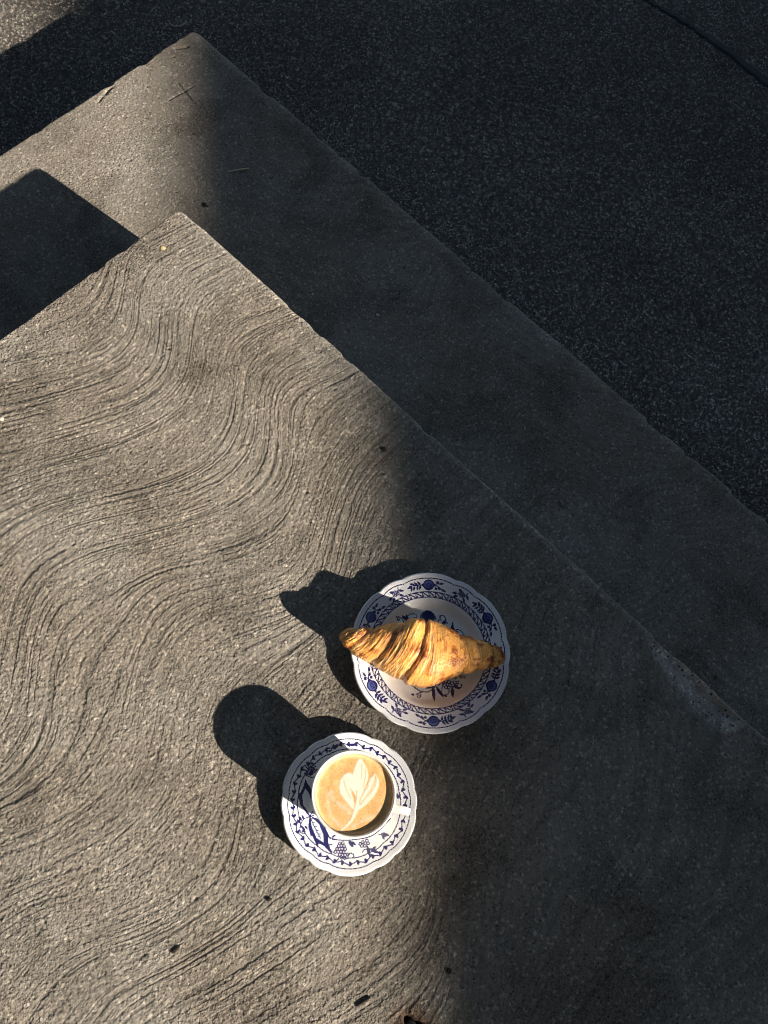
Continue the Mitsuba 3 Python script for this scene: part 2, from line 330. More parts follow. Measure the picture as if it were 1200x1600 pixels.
def mid_relief(x, y, s, t):
    z = broom(s, t, x, y) * (0.55 * sst(0.18, -0.1, x) + 0.06) + pit(x, y, MID_PITS)
    z = z + scratch(x, y, (0.3003, -0.2490), (0.2543, -0.2413), .0017, .0032) + scratch(x, y, (0.2764, -0.2662), (0.2810, -0.2120), .0014, .0026)
    z = z + scratch(x, y, (0.3600, -0.300), (0.3500, -0.3180), .0025, .004) + scratch(x, y, (.369, -.155), (.362, -.139), .003, .005) + scratch(x, y, (.360, -.130), (.356, -.118), .002, .003)
    return z


my = spaced((MY, MY + 0.008, 0.0006), (MY + 0.008, -0.19, 0.0012), (-0.19, 0.42, 0.002), (0.42, 1.9, 0.06))
mx = spaced((-3.0, -1.42, 0.06), (-1.42, 0.23, 0.002), (0.23, MX - 0.008, 0.0012), (MX - 0.008, MX, 0.0006))
V, F, UV = slab(MX, MY, mx, my, -H1, H2 - H1, mid_relief, mid_uv, (0.005, 0.010), keep=lambda x, y: (x > -0.03) | (y < 0.03), amp=0.0026, seed=40, round_=0.014)
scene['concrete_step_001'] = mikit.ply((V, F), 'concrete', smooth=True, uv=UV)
tag('concrete_step_001', 'lower concrete step beside the asphalt, cross-shaped scratch near its rounded corner', 'step')

# ------------------------------------------------------------------ asphalt
ax_ = spaced((-40, -4, 4), (-4, -1.6, 0.2), (-1.6, 1.0, 0.004), (1.0, 4, 0.25), (4, 40, 4))
ay_ = spaced((-40, -4, 4), (-4, -1.65, 0.2), (-1.65, 0.6, 0.004), (0.6, 4, 0.25), (4, 40, 4))
X, Y, F, _ = grid(ax_, ay_, keep=lambda x, y: (x > MX - .05) | (y < MY + .05) | (x < -2.9) | (y > 1.8))
Z = -H2 + 0.0035 * (fb(X * 7, Y * 7, 3, 2) - 0.5) + 0.0016 * (nz(X * 140, Y * 140, 0, 3) - 0.5)
V, F, UV = compact(np.stack([X, Y, Z], -1), F, np.stack([X, Y], -1))
scene['asphalt'] = mikit.ply((V, F), 'asphalt_mat', smooth=True, uv=UV)
tag('asphalt', 'dark coarse asphalt ground beside the steps', kind='structure')

# bitumen seam across the asphalt
a = np.array([[0.30, -1.235], [0.10, -1.262], [-0.0516, -1.2844], [-0.12, -1.296], [-0.1777, -1.3057], [-0.2499, -1.3065], [-0.3973, -1.3007], [-0.62, -1.305], [-0.9, -1.32]])
b = np.array([[0.30, -1.243], [0.10, -1.276], [-0.063, -1.2985], [-0.125, -1.314], [-0.1839, -1.3220], [-0.2467, -1.3284], [-0.3741, -1.3339], [-0.62, -1.336], [-0.9, -1.345]])
tt = np.linspace(0, 8, 700)
pa, pb = (np.stack([np.interp(tt, range(9), q[:, k]) for k in (0, 1)], -1) for q in (a, b))
w1 = (fb(tt * 9, 0 * tt, 3, 11) - .5)[:, None] * .012; w2 = (fb(tt * 9, 0 * tt + 9, 3, 12) - .5)[:, None] * .012
pa = pa + w1 * [0, 1]; pb = pb + w2 * [0, 1]
ws = np.linspace(0, 1, 9)
V = np.concatenate([np.c_[pa * (1 - w) + pb * w, np.full(len(tt), -H2 - .002 + .0052 * math.sin(math.pi * w) ** .5 + 0.0008 * math.sin(9 * w)) + .0010 * nz(tt * 20, 0 * tt + w * 5, 0, 3)] for w in ws])
n = len(tt); i = np.arange(n * 9).reshape(9, n)
F = np.stack([i[:-1, :-1], i[:-1, 1:], i[1:, 1:], i[1:, :-1]], -1).reshape(-1, 4)
scene['crack_sealant'] = mikit.ply((V, F), 'bitumen', smooth=True)
tag('crack_sealant', 'black bitumen sealing strip running across the asphalt', 'sealing strip')

# ------------------------------------------------------------------ out of frame: garden wall whose top edge throws the shade
def box(x0, x1, y0, y1, z0, z1):
    m = trimesh.creation.box(extents=(x1 - x0, y1 - y0, z1 - z0)); m.apply_translation(((x0 + x1) / 2, (y0 + y1) / 2, (z0 + z1) / 2)); return m


TR_ = 8.0
wp = np.array([0.0, -0.2770, 0]) + TR_ * SUN
wd = np.array([-0.7537, 0.6572, 0]); wn = np.array([-0.6572, -0.7537, 0])
M = np.eye(4); M[:3, 0] = wd; M[:3, 1] = wn; M[:3, 2] = [0, 0, 1]; M[:3, 3] = wp
if np.linalg.det(M) < 0: M[:3, 0] *= -1
wall = box(-9, 9, 0.0, 0.24, -H2 - 0.05 - wp[2], -0.05)
wall.apply_transform(M)
cap = box(-9.03, 9.03, 0.0, 0.28, -0.0499, 0.0); cap.apply_transform(M)
scene['boundary_wall__wall'] = mikit.ply(wall, 'render_mat')
scene['boundary_wall__coping'] = mikit.ply(cap, 'render_mat')
# out of frame: building front and flat roof, added to block part of the sky
scene['added_house__wall'] = mikit.ply(box(-4.2, 5, 1.92, 2.2, -H2 - 0.05, 5.5), 'render_mat')
scene['added_house__sky_block_roof'] = mikit.ply(box(-3.2, 1.5, -0.35, 1.918, 2.75, 2.9), 'render_mat')
tag('added_house', 'unseen grey rendered building front with a flat roof, added to block sky light over the steps', 'added_house')
tag('boundary_wall', 'long grey rendered wall to the right of the steps', 'wall')

# ------------------------------------------------------------------ porcelain
def polar_lobes(th, amp, pairs, width):
    """Relative outline radius with six broad and six narrow lobes: dips at pairs +- width."""
    out = np.ones_like(th)
    for c in pairs:
        for s in (-1, 1):
            d = (th - (c + s * width) + np.pi) % (2 * np.pi) - np.pi
            out = out - amp * np.exp(-(np.abs(d) / math.radians(6.5)) ** 1.2)
    return out


class Dish:
    """A round dish of thin porcelain: profile (r, z) of the upper face for the unlobed radius R; lobes fade in over the rim."""

    def __init__(self, R, prof, pairs, width, amp, wave):
        p = np.array(prof, float)
        d = np.r_[0, np.cumsum(np.hypot(*np.diff(p, axis=0).T))]
        cs = CubicSpline(d, p, bc_type=((1, (1, 0)), 'not-a-knot'))
        q = cs(np.linspace(0, d[-1], 600))
        self.r, self.z, self.R = np.maximum.accumulate(q[:, 0]), q[:, 1], R
        self.pairs, self.width, self.amp, self.wave = pairs, width, amp, wave

    def scale(self, r, th):
        return 1 + (polar_lobes(th, self.amp, self.pairs, self.width) - 1) * sst(0.62, 1.0, r / self.R)

    def height(self, x, y):
        th = np.arctan2(y, x); rr = np.hypot(x, y)
        r = rr / self.scale(rr, th); r = rr / self.scale(r, th)
        return np.interp(r, self.r, self.z) + self.wave * (polar_lobes(th, 1, self.pairs, self.width) - 1) * sst(0.8, 1.0, r / self.R)

    def mesh(self, nth=540, thick=0.0032):
        r = np.r_[np.linspace(0.0005, self.R * 0.5, 30)[:-1], np.linspace(self.R * 0.5, self.R, 110)]
        th = np.linspace(0, 2 * np.pi, nth, endpoint=False)
        Rg, Tg = np.meshgrid(r, th, indexing='ij')
        sc = self.scale(Rg, Tg)
        X, Y = Rg * sc * np.cos(Tg), Rg * sc * np.sin(Tg)
        Z = np.interp(Rg, self.r, self.z) + self.wave * (polar_lobes(Tg, 1, self.pairs, self.width) - 1) * sst(0.8, 1.0, Rg / self.R)
        top = np.stack([X, Y, Z], -1)
        # rounded rim and underside
        lip = []
        for a in np.linspace(0.25, 1, 5) * np.pi:
            k = thick * 0.5
            lip.append(np.stack([X[-1] + np.cos(th) * k * np.sin(a), Y[-1] + np.sin(th) * k * np.sin(a), Z[-1] - k * (1 - np.cos(a))], -1))
        under = top[::-6].copy(); under[..., 2] -= thick * (0.75 + 0.25 * (np.hypot(under[..., 0], under[..., 1]) > self.R * .9))
        foot = self.foot if hasattr(self, 'foot') else None
        rr = np.hypot(under[..., 0], under[..., 1])
        if foot: under[..., 2] = np.where(np.abs(rr - foot) < 0.0032, 0.0, np.maximum(under[..., 2], 0.0015))
        rings = np.concatenate([top, np.array(lip), under])
        n = len(rings); i = np.arange(n * nth).reshape(n, nth); j = np.roll(i, -1, axis=1)
        F = np.stack([i[:-1], j[:-1], j[1:], i[1:]], -1).reshape(-1, 4)[:, ::-1]
        return rings.reshape(-1, 3), F


def polys(g):
    return [q for q in getattr(g, 'geoms', [g]) if isinstance(q, Polygon) and q.area > 2e-9]


def decal(shapes, height, lift, grow=0.00030, edge=0.0016):
    """Painted decoration as its own thin layer of glaze lying on the dish."""
    u = unary_union(shapes).buffer(grow).simplify(0.00004)
    vs, fs, n = [], [], 0
    for q in polys(u):
        v, f = trimesh.creation.triangulate_polygon(q, engine='earcut')
        v, f = trimesh.remesh.subdivide_to_size(np.c_[v, np.zeros(len(v))], f, edge, max_iter=20)
        a = np.cross(v[f[:, 1]] - v[f[:, 0]], v[f[:, 2]] - v[f[:, 0]])[:, 2]
        f = np.where((a < 0)[:, None], f[:, ::-1], f)
        vs.append(v); fs.append(f + n); n += len(v)
    V, F = np.vstack(vs), np.vstack(fs)
    V[:, 2] = height(V[:, 0], V[:, 1]) + lift
    return V, F


def leaf(x, y, L, W, ang, k=1.4):
    """Pointed leaf from (x, y) along ang."""
    t = np.linspace(0, 1, 13)
    w = W / 2 * np.sin(np.pi * t ** (1 / k)) ** 0.9
    p = np.r_[np.c_[t * L, w], np.c_[t * L, -w][::-1][1:-1]]
    c, s = math.cos(ang), math.sin(ang)
    return Polygon(np.c_[x + p[:, 0] * c - p[:, 1] * s, y + p[:, 0] * s + p[:, 1] * c]).buffer(0)


def stroke(pts, w, smooth=True):
    P = np.array(pts, float)
    if smooth and len(P) > 2:
        d = np.r_[0, np.cumsum(np.hypot(*np.diff(P, axis=0).T))]
        P = CubicSpline(d, P)(np.linspace(0, d[-1], 8 * len(P)))
    return LineString(P).buffer(w / 2, quad_segs=3)


def ringg(x, y, r, w):
    return Point(x, y).buffer(r, quad_segs=5).difference(Point(x, y).buffer(max(r - w, 1e-5), quad_segs=5))


def dot(x, y, r):
    return Point(x, y).buffer(r, quad_segs=4)


def spiral(x, y, r0, r1, a0, turns, w):
    t = np.linspace(0, 1, 26); r = r0 + (r1 - r0) * t; a = a0 + turns * 2 * np.pi * t
    return LineString(np.c_[x + r * np.cos(a), y + r * np.sin(a)]).buffer(w / 2, quad_segs=3)


def polar(shapes, th0, rm, sc=None):
    """Bend flat motifs (u along the rim clockwise, v outward, metres) on to the ring of radius rm at angle th0."""
    out = []
    for g in shapes:
        def f(a):
            th = th0 - a[:, 0] / rm; r = rm + a[:, 1]
            if sc is not None: r = r * sc(r, th)
            return np.c_[r * np.cos(th), r * np.sin(th)]
        from shapely import transform
        out.append(transform(g.segmentize(0.0012), f).buffer(0))
    return out


def place(mesh_vf, loc, ang):
    V, F = mesh_vf; c, s = math.cos(ang), math.sin(ang)
    return np.c_[V[:, 0] * c - V[:, 1] * s + loc[0], V[:, 0] * s + V[:, 1] * c + loc[1], V[:, 2] + loc[2]], F


# ---- the large plate
PL = np.array([-0.7150, 0.2336, 0.0012]); PA = math.radians(-135.5)
pairs = [math.radians(60 * k) for k in range(6)]
plate = Dish(0.1012, [(0, .0045), (.030, .0045), (.052, .0046), (.0585, .0060), (.0655, .0115), (.0705, .0142), (.0790, .0158), (.0900, .0178), (.0980, .0196), (.1012, .0202)], pairs, math.radians(9.5), 0.027, 0.0008)
plate.foot = 0.055
scene['dinner_plate__dish'] = mikit.ply(place(plate.mesh(), PL, PA), 'porcelain', smooth=True)
tag('dinner_plate', 'larger scalloped white plate with blue onion border, under the croissant', 'plate')
dark, wash = [], []
sc = plate.scale
# blue line near the edge, broken by dots at the notches
for k in range(6):
    for c, hw in ((pairs[k], math.radians(9.5)), (pairs[k] + math.radians(30), math.radians(20.5))):
        g = math.radians(1.3)
        th = np.linspace(c - hw + g, c + hw - g, 60)
        r = 0.0955 * sc(np.full(60, .0955), th)
        dark.append(LineString(np.c_[r * np.cos(th), r * np.sin(th)]).buffer(0.00033, quad_segs=2))
    for s in (-1, 1):
        th = np.array([pairs[k] + s * math.radians(9.5)]); r = 0.0951 * sc(np.array([.0955]), th)
        dark.append(dot(r[0] * math.cos(th[0]), r[0] * math.sin(th[0]), .0006))
# two lines that hold the meander band
for rad, w in ((0.0783, .00045), (0.0713, .00060)):
    th = np.linspace(0, 2 * np.pi, 361)
    dark.append(LineString(np.c_[rad * np.cos(th), rad * np.sin(th)]).buffer(w / 2, quad_segs=2))
for k in range(6):
    for c, hw, n in ((pairs[k], 9.5, 3), (pairs[k] + math.radians(30), 20.5, 6)):
        hw = math.radians(hw - 1.2); rm = 0.0748
        span = 2 * hw * rm; cell = span / n; m = []
        for q in range(n):
            u = -span / 2 + q * cell
            m.append(Polygon([(u + .0002, .0030), (u + .0016, .0030), (u + cell - .0001, -.0024), (u + cell - .0017, -.0024)]))
            m.append(stroke([(u + .0004, -.0027), (u + .0004, .0032)], .0005, False))
            m.append(stroke([(u + .0002, -.0026), (u + .0018, -.0026), (u + .0018, -.0011)], .0007, False))
            m.append(stroke([(u + cell - .0022, .0028), (u + cell - .0004, .0028)], .0008, False))
        m.append(dot(span / 2 + .0016, .0013, .0004)); m.append(dot(span / 2 + .0016, -.0013, .0004))
        m.append(stroke([(span / 2 + .0003, .0032), (span / 2 + .0003, -.0027)], .0006, False))
        dark += polar(m, c, rm)
# broad lobes: fruit with leaf spray (before) and florets (after); narrow lobes: berries
for k in range(6):
    c = pairs[k] + math.radians(30); rm = 0.0868; m = []; wv = random = np.random.default_rng(50 + k)
    j = lambda a=.0004: float(wv.uniform(-a, a))
    wash += polar([affinity.scale(Point(.0, .0).buffer(.0066, quad_segs=10), 1.08, .95)], c, rm)
    m.append(ringg(0, 0, .0061, .0008))
    m.append(Polygon([(-.0062, 0)] + [(.0060 * math.cos(a), .0056 * math.sin(a)) for a in np.linspace(math.pi, 2 * math.pi, 14)] + [(.004, -.0022), (0, -.0040), (-.004, -.0026)]).buffer(0))
    for y0 in (-.0018, -.0002, .0014): m.append(stroke([(-.0032, y0 * .7), (0, y0 * 1.1), (.0034, y0 * .6)], .00045))
    m.append(leaf(-.0048, .0, .003, .0030, math.pi)); m.append(leaf(.0056, 0, .0026, .0034, .1))
    m.append(stroke([(-.006, 0), (-.012, .0004), (-.0172, .0010 + j()), (-.0205, .0044)], .00065))
    for q, (u, s) in enumerate(((-.0095, 1), (-.0128, 1), (-.0162, 1), (-.0092, -1), (-.0126, -1), (-.0163, -1), (-.0196, -1))):
        m.append(leaf(u, s * .0006 + .0004, .0050 + j(), .0021, s * 2.25 + (0 if s > 0 else .35) + j(.12)))
    m.append(leaf(-.0192, .0010, .0062, .0024, math.pi + .25))
    m.append(stroke([(.006, .0), (.0100, -.0006), (.0150, -.0030), (.0180, -.0042)], .00055))
    m.append(stroke([(.0085, 0), (.0115, .0030)], .0005)); 
    for u, v in ((.0100, .0036), (.0090, -.0036)):
        for a in np.arange(4) * math.pi / 2 + .5: m.append(dot(u + .0009 * math.cos(a), v + .0009 * math.sin(a), .00075))
    m.append(leaf(.0122, .0022, .0050, .0021, .35)); m.append(leaf(.0112, -.0018, .0044, .0020, -.75)); m.append(leaf(.0160, -.0036, .0056, .0023, -.25))
    m = [affinity.scale(g, 1.14, 1.10, origin=(0, 0)) for g in m]
    dark += polar(m, c, rm, lambda r, th: 1 + (sc(r, th) - 1) * .6)
    m = []
    for (u, v) in ((0, .0), (.0019, .0009), (-.0019, .0006), (.0008, -.0018), (-.0010, -.0017), (.0001, .0019), (.0026, -.0010)):
        m.append(ringg(u, v, .00125, .00048))
    m.append(leaf(-.0012, .0020, .0042, .0024, 2.6)); m.append(stroke([(.0022, .0006), (.0042, .0022), (.0046, .0046)], .0005))
    m.append(stroke([(-.002, -.0004), (-.0045, -.0016), (-.0068, -.0016)], .0005)); m.append(leaf(-.0052, -.0016, .0044, .0023, math.pi + .1)); m.append(leaf(.0044, .0014, .0052, .0022, -.45)); m.append(leaf(-.0030, -.0034, .0048, .0021, math.pi + .55)); m.append(leaf(.0030, -.0030, .0050, .0021, -.6))
    m = [affinity.scale(g, 1.28, 1.22, origin=(0, 0)) for g in m]
    dark += polar(m, pairs[k], 0.0866, lambda r, th: 1 + (sc(r, th) - 1) * .6)
# the bouquet in the well, drawn in units read off the photograph (x right, y up from the middle of the plate)
U = 0.000208
P_ = lambda X, Y: ((X - 612) * U, -(Y - 565) * U)
m = []
for a in np.linspace(0.35, 2.75, 14):
    x0, y0 = P_(612, 372); x1, y1 = x0 + .0105 * math.cos(a), y0 + .0150 * math.sin(a)
    m.append(stroke([(x0, y0), (x1, y1)], .0007, False)); m.append(dot(x1, y1, .0010)); m.append(stroke([(x0 + .6 * (x1 - x0), y0 + .6 * (y1 - y0)), (x1 - .0008, y1 + .0006)], .0011, False))
m.append(stroke([P_(560, 375), P_(612, 366), P_(660, 378)], .0014))
m += [stroke([P_(478, 372), P_(474, 340), P_(500, 322), P_(535, 322), P_(540, 340), P_(528, 345)], .0008), leaf(*P_(485, 372), .0105, .0046, 1.75), leaf(*P_(470, 365), .006, .0035, .5), leaf(*P_(470, 350), .006, .004, 2.4),
      stroke([P_(455, 372), P_(440, 345), P_(420, 345), P_(422, 360), P_(432, 358)], .0008), dot(*P_(430, 356), .0011), dot(*P_(530, 342), .0011), dot(*P_(413, 342), .0008),
      stroke([P_(690, 385), P_(722, 360), P_(712, 330), P_(690, 326), P_(684, 338)], .0008), dot(*P_(688, 336), .0013), stroke([P_(700, 382), P_(676, 366), P_(682, 350), P_(694, 356)], .0008), leaf(*P_(690, 390), .0088, .0030, .55), leaf(*P_(700, 380), .0068, .0028, .9), dot(*P_(730, 372), .0010),
      Polygon([P_(765, 370), P_(752, 405), P_(706, 420), P_(735, 432), P_(768, 470), P_(764, 430), P_(776, 440)]).buffer(.0003),
      stroke([P_(765, 440), P_(790, 448), P_(796, 430), P_(784, 424)], .0008), stroke([P_(775, 420), P_(800, 415), P_(826, 435), P_(834, 462)], .0008), leaf(*P_(834, 468), .0045, .0035, .9), leaf(*P_(834, 468), .0045, .0035, 2.4), dot(*P_(834, 462), .0010)]
m += [stroke([P_(470, 735), P_(510, 768), P_(550, 795), P_(595, 798), P_(640, 765), P_(660, 740)], .0010), spiral(*P_(536, 822), .0005, .0034, 0, 1.2, .0008), leaf(*P_(510, 818), .0042, .0030, 2.9), stroke([P_(560, 800), P_(540, 806), P_(520, 815)], .0007),
      leaf(*P_(628, 760), .0205, .0042, -1.55, 1.1), leaf(*P_(645, 765), .0165, .0036, -1.02, 1.1), leaf(*P_(635, 758), .0120, .0046, 3.5), ringg(*P_(640, 745), .0022, .0008), ringg(*P_(618, 748), .0022, .0008),
      stroke([P_(660, 762), P_(690, 735), P_(680, 790), P_(700, 826)], .0007), leaf(*P_(694, 815), .0044, .0030, -.9), stroke([P_(676, 800), P_(716, 812), P_(724, 786), P_(712, 782)], .0007),
      leaf(*P_(746, 765), .0150, .0038, -1.62, 1.1), leaf(*P_(752, 762), .0095, .0034, -.45, 1.1), stroke([P_(770, 750), P_(782, 772), P_(800, 772), P_(800, 758)], .0009), dot(*P_(800, 758), .0010)]
for X, Y in ((690, 742), (708, 735), (726, 738), (744, 745), (762, 742), (698, 757), (716, 754), (734, 760), (752, 759), (706, 772), (724, 772), (770, 756), (780, 742)):
    m.append(ringg(*P_(X, Y), .0021, .00075))
m.append(stroke([P_(520, 560), P_(610, 600), P_(640, 745)], .0009)); m.append(stroke([P_(610, 600), P_(612, 372)], .0009)); m.append(stroke([P_(610, 600), P_(700, 480), P_(760, 430)], .0009))
scene['dinner_plate__border_print'] = mikit.ply(place(decal(dark, plate.height, .00014), PL, PA), 'cobalt', smooth=True)
labels['dinner_plate__border_print'] = {'kind': 'stuff'}
for k, g in enumerate(wash):
    scene['dinner_plate__fruit_print' + (f'_{k:03d}' if k else '')] = mikit.ply(place(decal([g], plate.height, .00007, .00002), PL, PA), 'cobalt_wash', smooth=True)
bits = polys(unary_union(m).buffer(.00020))
for k, half in enumerate(([g for g in bits if g.centroid.y > 0], [g for g in bits if g.centroid.y <= 0])):
    key = 'dinner_plate__flower_print' + (f'_{k:03d}' if k else '')
    scene[key] = mikit.ply(place(decal(half, plate.height, .00010, .00001), PL, PA), 'cobalt', smooth=True)
    labels[key] = {'kind': 'stuff'}

# ---- the saucer
SA = np.array([-0.7677, 0.4358, 0.0012]); SB = math.radians(-136.0)
spairs = [math.radians(2 + 60 * k) for k in range(6)]
saucer = Dish(0.0803, [(0, .0050), (.020, .0050), (.0300, .0052), (.0345, .0072), (.0420, .0090), (.0560, .0125), (.0640, .0142), (.0720, .0160), (.0785, .0178), (.0803, .0181)], spairs, math.radians(9), 0.027, 0.0007)
saucer.foot = 0.036
scene['saucer__dish'] = mikit.ply(place(saucer.mesh(), SA, SB), 'porcelain', smooth=True)
tag('saucer', 'scalloped white saucer with blue scroll border under the coffee cup', 'saucer')
sc2 = saucer.scale
dark = []
th = np.linspace(0, 2 * np.pi, 541)
for rad, w in ((0.0738, .00042), (0.0620, .00050)):
    r = rad * (1 + (sc2(np.full(541, .0795), th) - 1) * (1.0 if rad > .07 else .75))
    dark.append(LineString(np.c_[r * np.cos(th), r * np.sin(th)]).buffer(w / 2, quad_segs=2))
NP = 23
u = np.linspace(0, 2 * np.pi, NP * 24 + 1)
r = 0.0679 + .0027 * np.sin(NP * u); uu = u + .034 * np.sin(2 * NP * u)
k = 1 + (sc2(np.full(len(u), .0795), uu) - 1) * .85
dark.append(LineString(np.c_[k * r * np.cos(uu), k * r * np.sin(uu)]).buffer(.00030, quad_segs=2))
for q in range(2 * NP):
    a = (q + .5) * math.pi / NP; s = 1 if q % 2 == 0 else -1
    k = 1 + (float(sc2(np.array([.0795]), np.array([a]))[0]) - 1) * .85
    for rr, aa, rad in ((.0679 + s * .0006, a + .022, .00150), (.0679 - s * .0010, a + .012, .00110), (.0679 + s * .0019, a + .010, .0009)):
        dark.append(dot(k * rr * math.cos(aa), k * rr * math.sin(aa), rad))
scene['saucer__scroll_print'] = mikit.ply(place(decal(dark, saucer.height, .00010, .00034), SA, SB), 'cobalt', smooth=True)
U2 = 0.0001764
Q_ = lambda X, Y: ((X - 581) * U2, -(Y - 587) * U2)
m, pale = [], []
# two big leaves joined at a knot, left of the cup
knot = Q_(318, 672)
pale += [Polygon([knot, Q_(250, 600), Q_(262, 520), Q_(290, 470), Q_(335, 560), Q_(330, 640)]).buffer(.0002), Polygon([knot, Q_(322, 740), Q_(350, 810), Q_(412, 855), Q_(410, 800), Q_(385, 735)]).buffer(.0002)]
m += [Polygon([knot, Q_(300, 655), Q_(255, 600), Q_(240, 540), Q_(268, 500), Q_(285, 440), Q_(302, 470), Q_(325, 500), Q_(338, 560), Q_(326, 560), Q_(310, 520), Q_(286, 490), Q_(262, 540), Q_(270, 600), Q_(305, 648)]).buffer(.00012),
      Polygon([knot, Q_(310, 740), Q_(328, 800), Q_(335, 790), Q_(372, 868), Q_(376, 842), Q_(412, 856), Q_(465, 908), Q_(440, 840), Q_(438, 800), Q_(458, 818), Q_(420, 745), Q_(370, 690), Q_(330, 676), Q_(382, 720), Q_(412, 790), Q_(415, 845), Q_(362, 812), Q_(330, 740)]).buffer(.00012),
      stroke([knot, Q_(350, 740), Q_(392, 812)], .00030), stroke([knot, Q_(345, 668)], .0006, False), stroke([knot, Q_(340, 640)], .0006, False), dot(*knot, .0014),
      stroke([Q_(312, 678), Q_(270, 700), Q_(255, 740), Q_(262, 778), Q_(284, 782), Q_(286, 768)], .0005), dot(*Q_(272, 768), .0011)]
for X, Y, a in ((250, 715, 2.2), (262, 700, 2.0), (275, 690, 1.9), (258, 735, -.6), (272, 745, -.9), (285, 735, -.8)): m.append(leaf(*Q_(X, Y), .0050, .0019, a))
for q in np.linspace(0.1, .8, 5):
    X, Y = 318 + 74 * q, 672 + 140 * q
    m.append(stroke([Q_(X, Y), Q_(X + 14, Y + 2)], .0002, False)); m.append(stroke([Q_(X, Y), Q_(X + 2, Y + 16)], .0002, False))
# aster, upper left
for a in np.linspace(0.5, 3.4, 10):
    x0, y0 = Q_(322, 410); x1, y1 = x0 + .0072 * math.cos(a), y0 + .0150 * max(math.sin(a), .15) * .95
    m.append(stroke([(x0, y0), (x1, y1)], .00045, False)); m.append(dot(x1, y1, .0010)); m.append(dot(x0 + .68 * (x1 - x0), y0 + .68 * (y1 - y0), .0009))
m += [stroke([Q_(285, 405), Q_(315, 420), Q_(360, 415)], .0006), stroke([Q_(430, 262), Q_(428, 236), Q_(450, 230), Q_(456, 248)], .0006), dot(*Q_(446, 250), .0012), leaf(*Q_(470, 235), .0062, .0028, .5), leaf(*Q_(480, 225), .0050, .0022, .9), stroke([Q_(470, 235), Q_(500, 215), Q_(520, 208)], .0006)]
m.append(Polygon([Q_(572, 206), Q_(602, 200), Q_(630, 210), Q_(598, 216)]))
m += [leaf(*Q_(905, 560), .0062, .0032, .75), leaf(*Q_(910, 555), .0050, .0024, 1.7)]
# vine and grapes below the cup
m += [stroke([Q_(440, 800), Q_(500, 822), Q_(560, 826), Q_(640, 820), Q_(730, 800), Q_(800, 750), Q_(860, 690)], .0006), stroke([Q_(490, 822), Q_(470, 806), Q_(478, 796), Q_(492, 800)], .0006), dot(*Q_(478, 800), .0009),
      leaf(*Q_(582, 830), .0085, .0036, -1.0), leaf(*Q_(600, 838), .0055, .0028, -.6), stroke([Q_(482, 900), Q_(452, 878), Q_(448, 856), Q_(466, 852)], .0006), stroke([Q_(480, 946), Q_(496, 952), Q_(510, 938)], .0007), stroke([Q_(575, 918), Q_(600, 910), Q_(612, 926), Q_(602, 936)], .0007),
      leaf(*Q_(700, 860), .0135, .0032, -1.32, 1.1), leaf(*Q_(715, 880), .0125, .0032, -.42, 1.1), stroke([Q_(715, 898), Q_(680, 886), Q_(668, 905)], .0006), leaf(*Q_(735, 885), .0055, .0024, .6), leaf(*Q_(800, 792), .0085, .0040, -.1), leaf(*Q_(795, 795), .0055, .0026, .5), leaf(*Q_(805, 800), .0045, .0024, -1.2), stroke([Q_(800, 795), Q_(780, 790)], .0006)]
for X, Y in ((520, 845), (540, 845), (512, 862), (530, 860), (548, 862), (500, 880), (518, 880), (536, 880), (555, 882), (490, 898), (508, 898), (526, 898), (545, 900), (518, 916), (536, 918), (555, 918), (572, 915), (530, 934), (550, 938), (566, 932),
             (655, 850), (672, 838), (690, 846), (665, 862), (685, 862), (700, 830), (708, 846)):
    m.append(ringg(*Q_(X, Y), .00185, .0006))
for k, g in enumerate(pale):
    scene['saucer__leaf_print' + (f'_{k:03d}' if k else '')] = mikit.ply(place(decal([g], saucer.height, .00006, .00001), SA, SB), 'cobalt_pale', smooth=True)
labels['saucer__scroll_print'] = {'kind': 'stuff'}; labels['saucer__flower_print'] = {'kind': 'stuff'}
scene['saucer__flower_print'] = mikit.ply(place(decal(m, saucer.height, .00011), SA, SB), 'cobalt', smooth=True)

# ---- cup
CU = np.array([-0.7637, 0.4312, 0.0062]); CH = 0.0675; CR = 0.0482
outer = [(.0240, 0), (.0262, .0005), (.0272, .0030), (.0262, .0048), (.0300, .0075), (.0370, .0140), (.0425, .0230), (.0455, .0340), (.0470, .0470), (.0478, .0590), (.0482, .0660)]
d = np.array(outer); dd = np.r_[0, np.cumsum(np.hypot(*np.diff(d, axis=0).T))]
oc = CubicSpline(dd, d)(np.linspace(0, dd[-1], 80))
lip = [(CR - .0013 + .0013 * math.cos(a), CH - .0013 + .0013 * math.sin(a)) for a in np.linspace(0, math.pi, 12)]
inner = np.array([(CR - .0027, .0650), (CR - .0044, .0605), (CR - .0052, .050), (CR - .0068, .034), (CR - .0100, .022), (.0330, .0125), (.0200, .0080), (.0005, .0072)])
prof = np.vstack([[[.0005, .0015], [.022, .0015]], oc, lip, inner])
N = 256; th = np.linspace(0, 2 * np.pi, N, endpoint=False)
V = np.stack([prof[:, 0, None] * np.cos(th), prof[:, 0, None] * np.sin(th), np.repeat(prof[:, 1, None], N, 1)], -1).reshape(-1, 3)
n = len(prof); i = np.arange(n * N).reshape(n, N); j = np.roll(i, -1, 1)
F = np.stack([i[:-1], j[:-1], j[1:], i[1:]], -1).reshape(-1, 4)
scene['coffee_cup__bowl'] = mikit.ply(place((V, F), CU, 0), 'porcelain_cream', smooth=40)
tag('coffee_cup', 'round white cup full of milky coffee standing on the small saucer', 'cup')
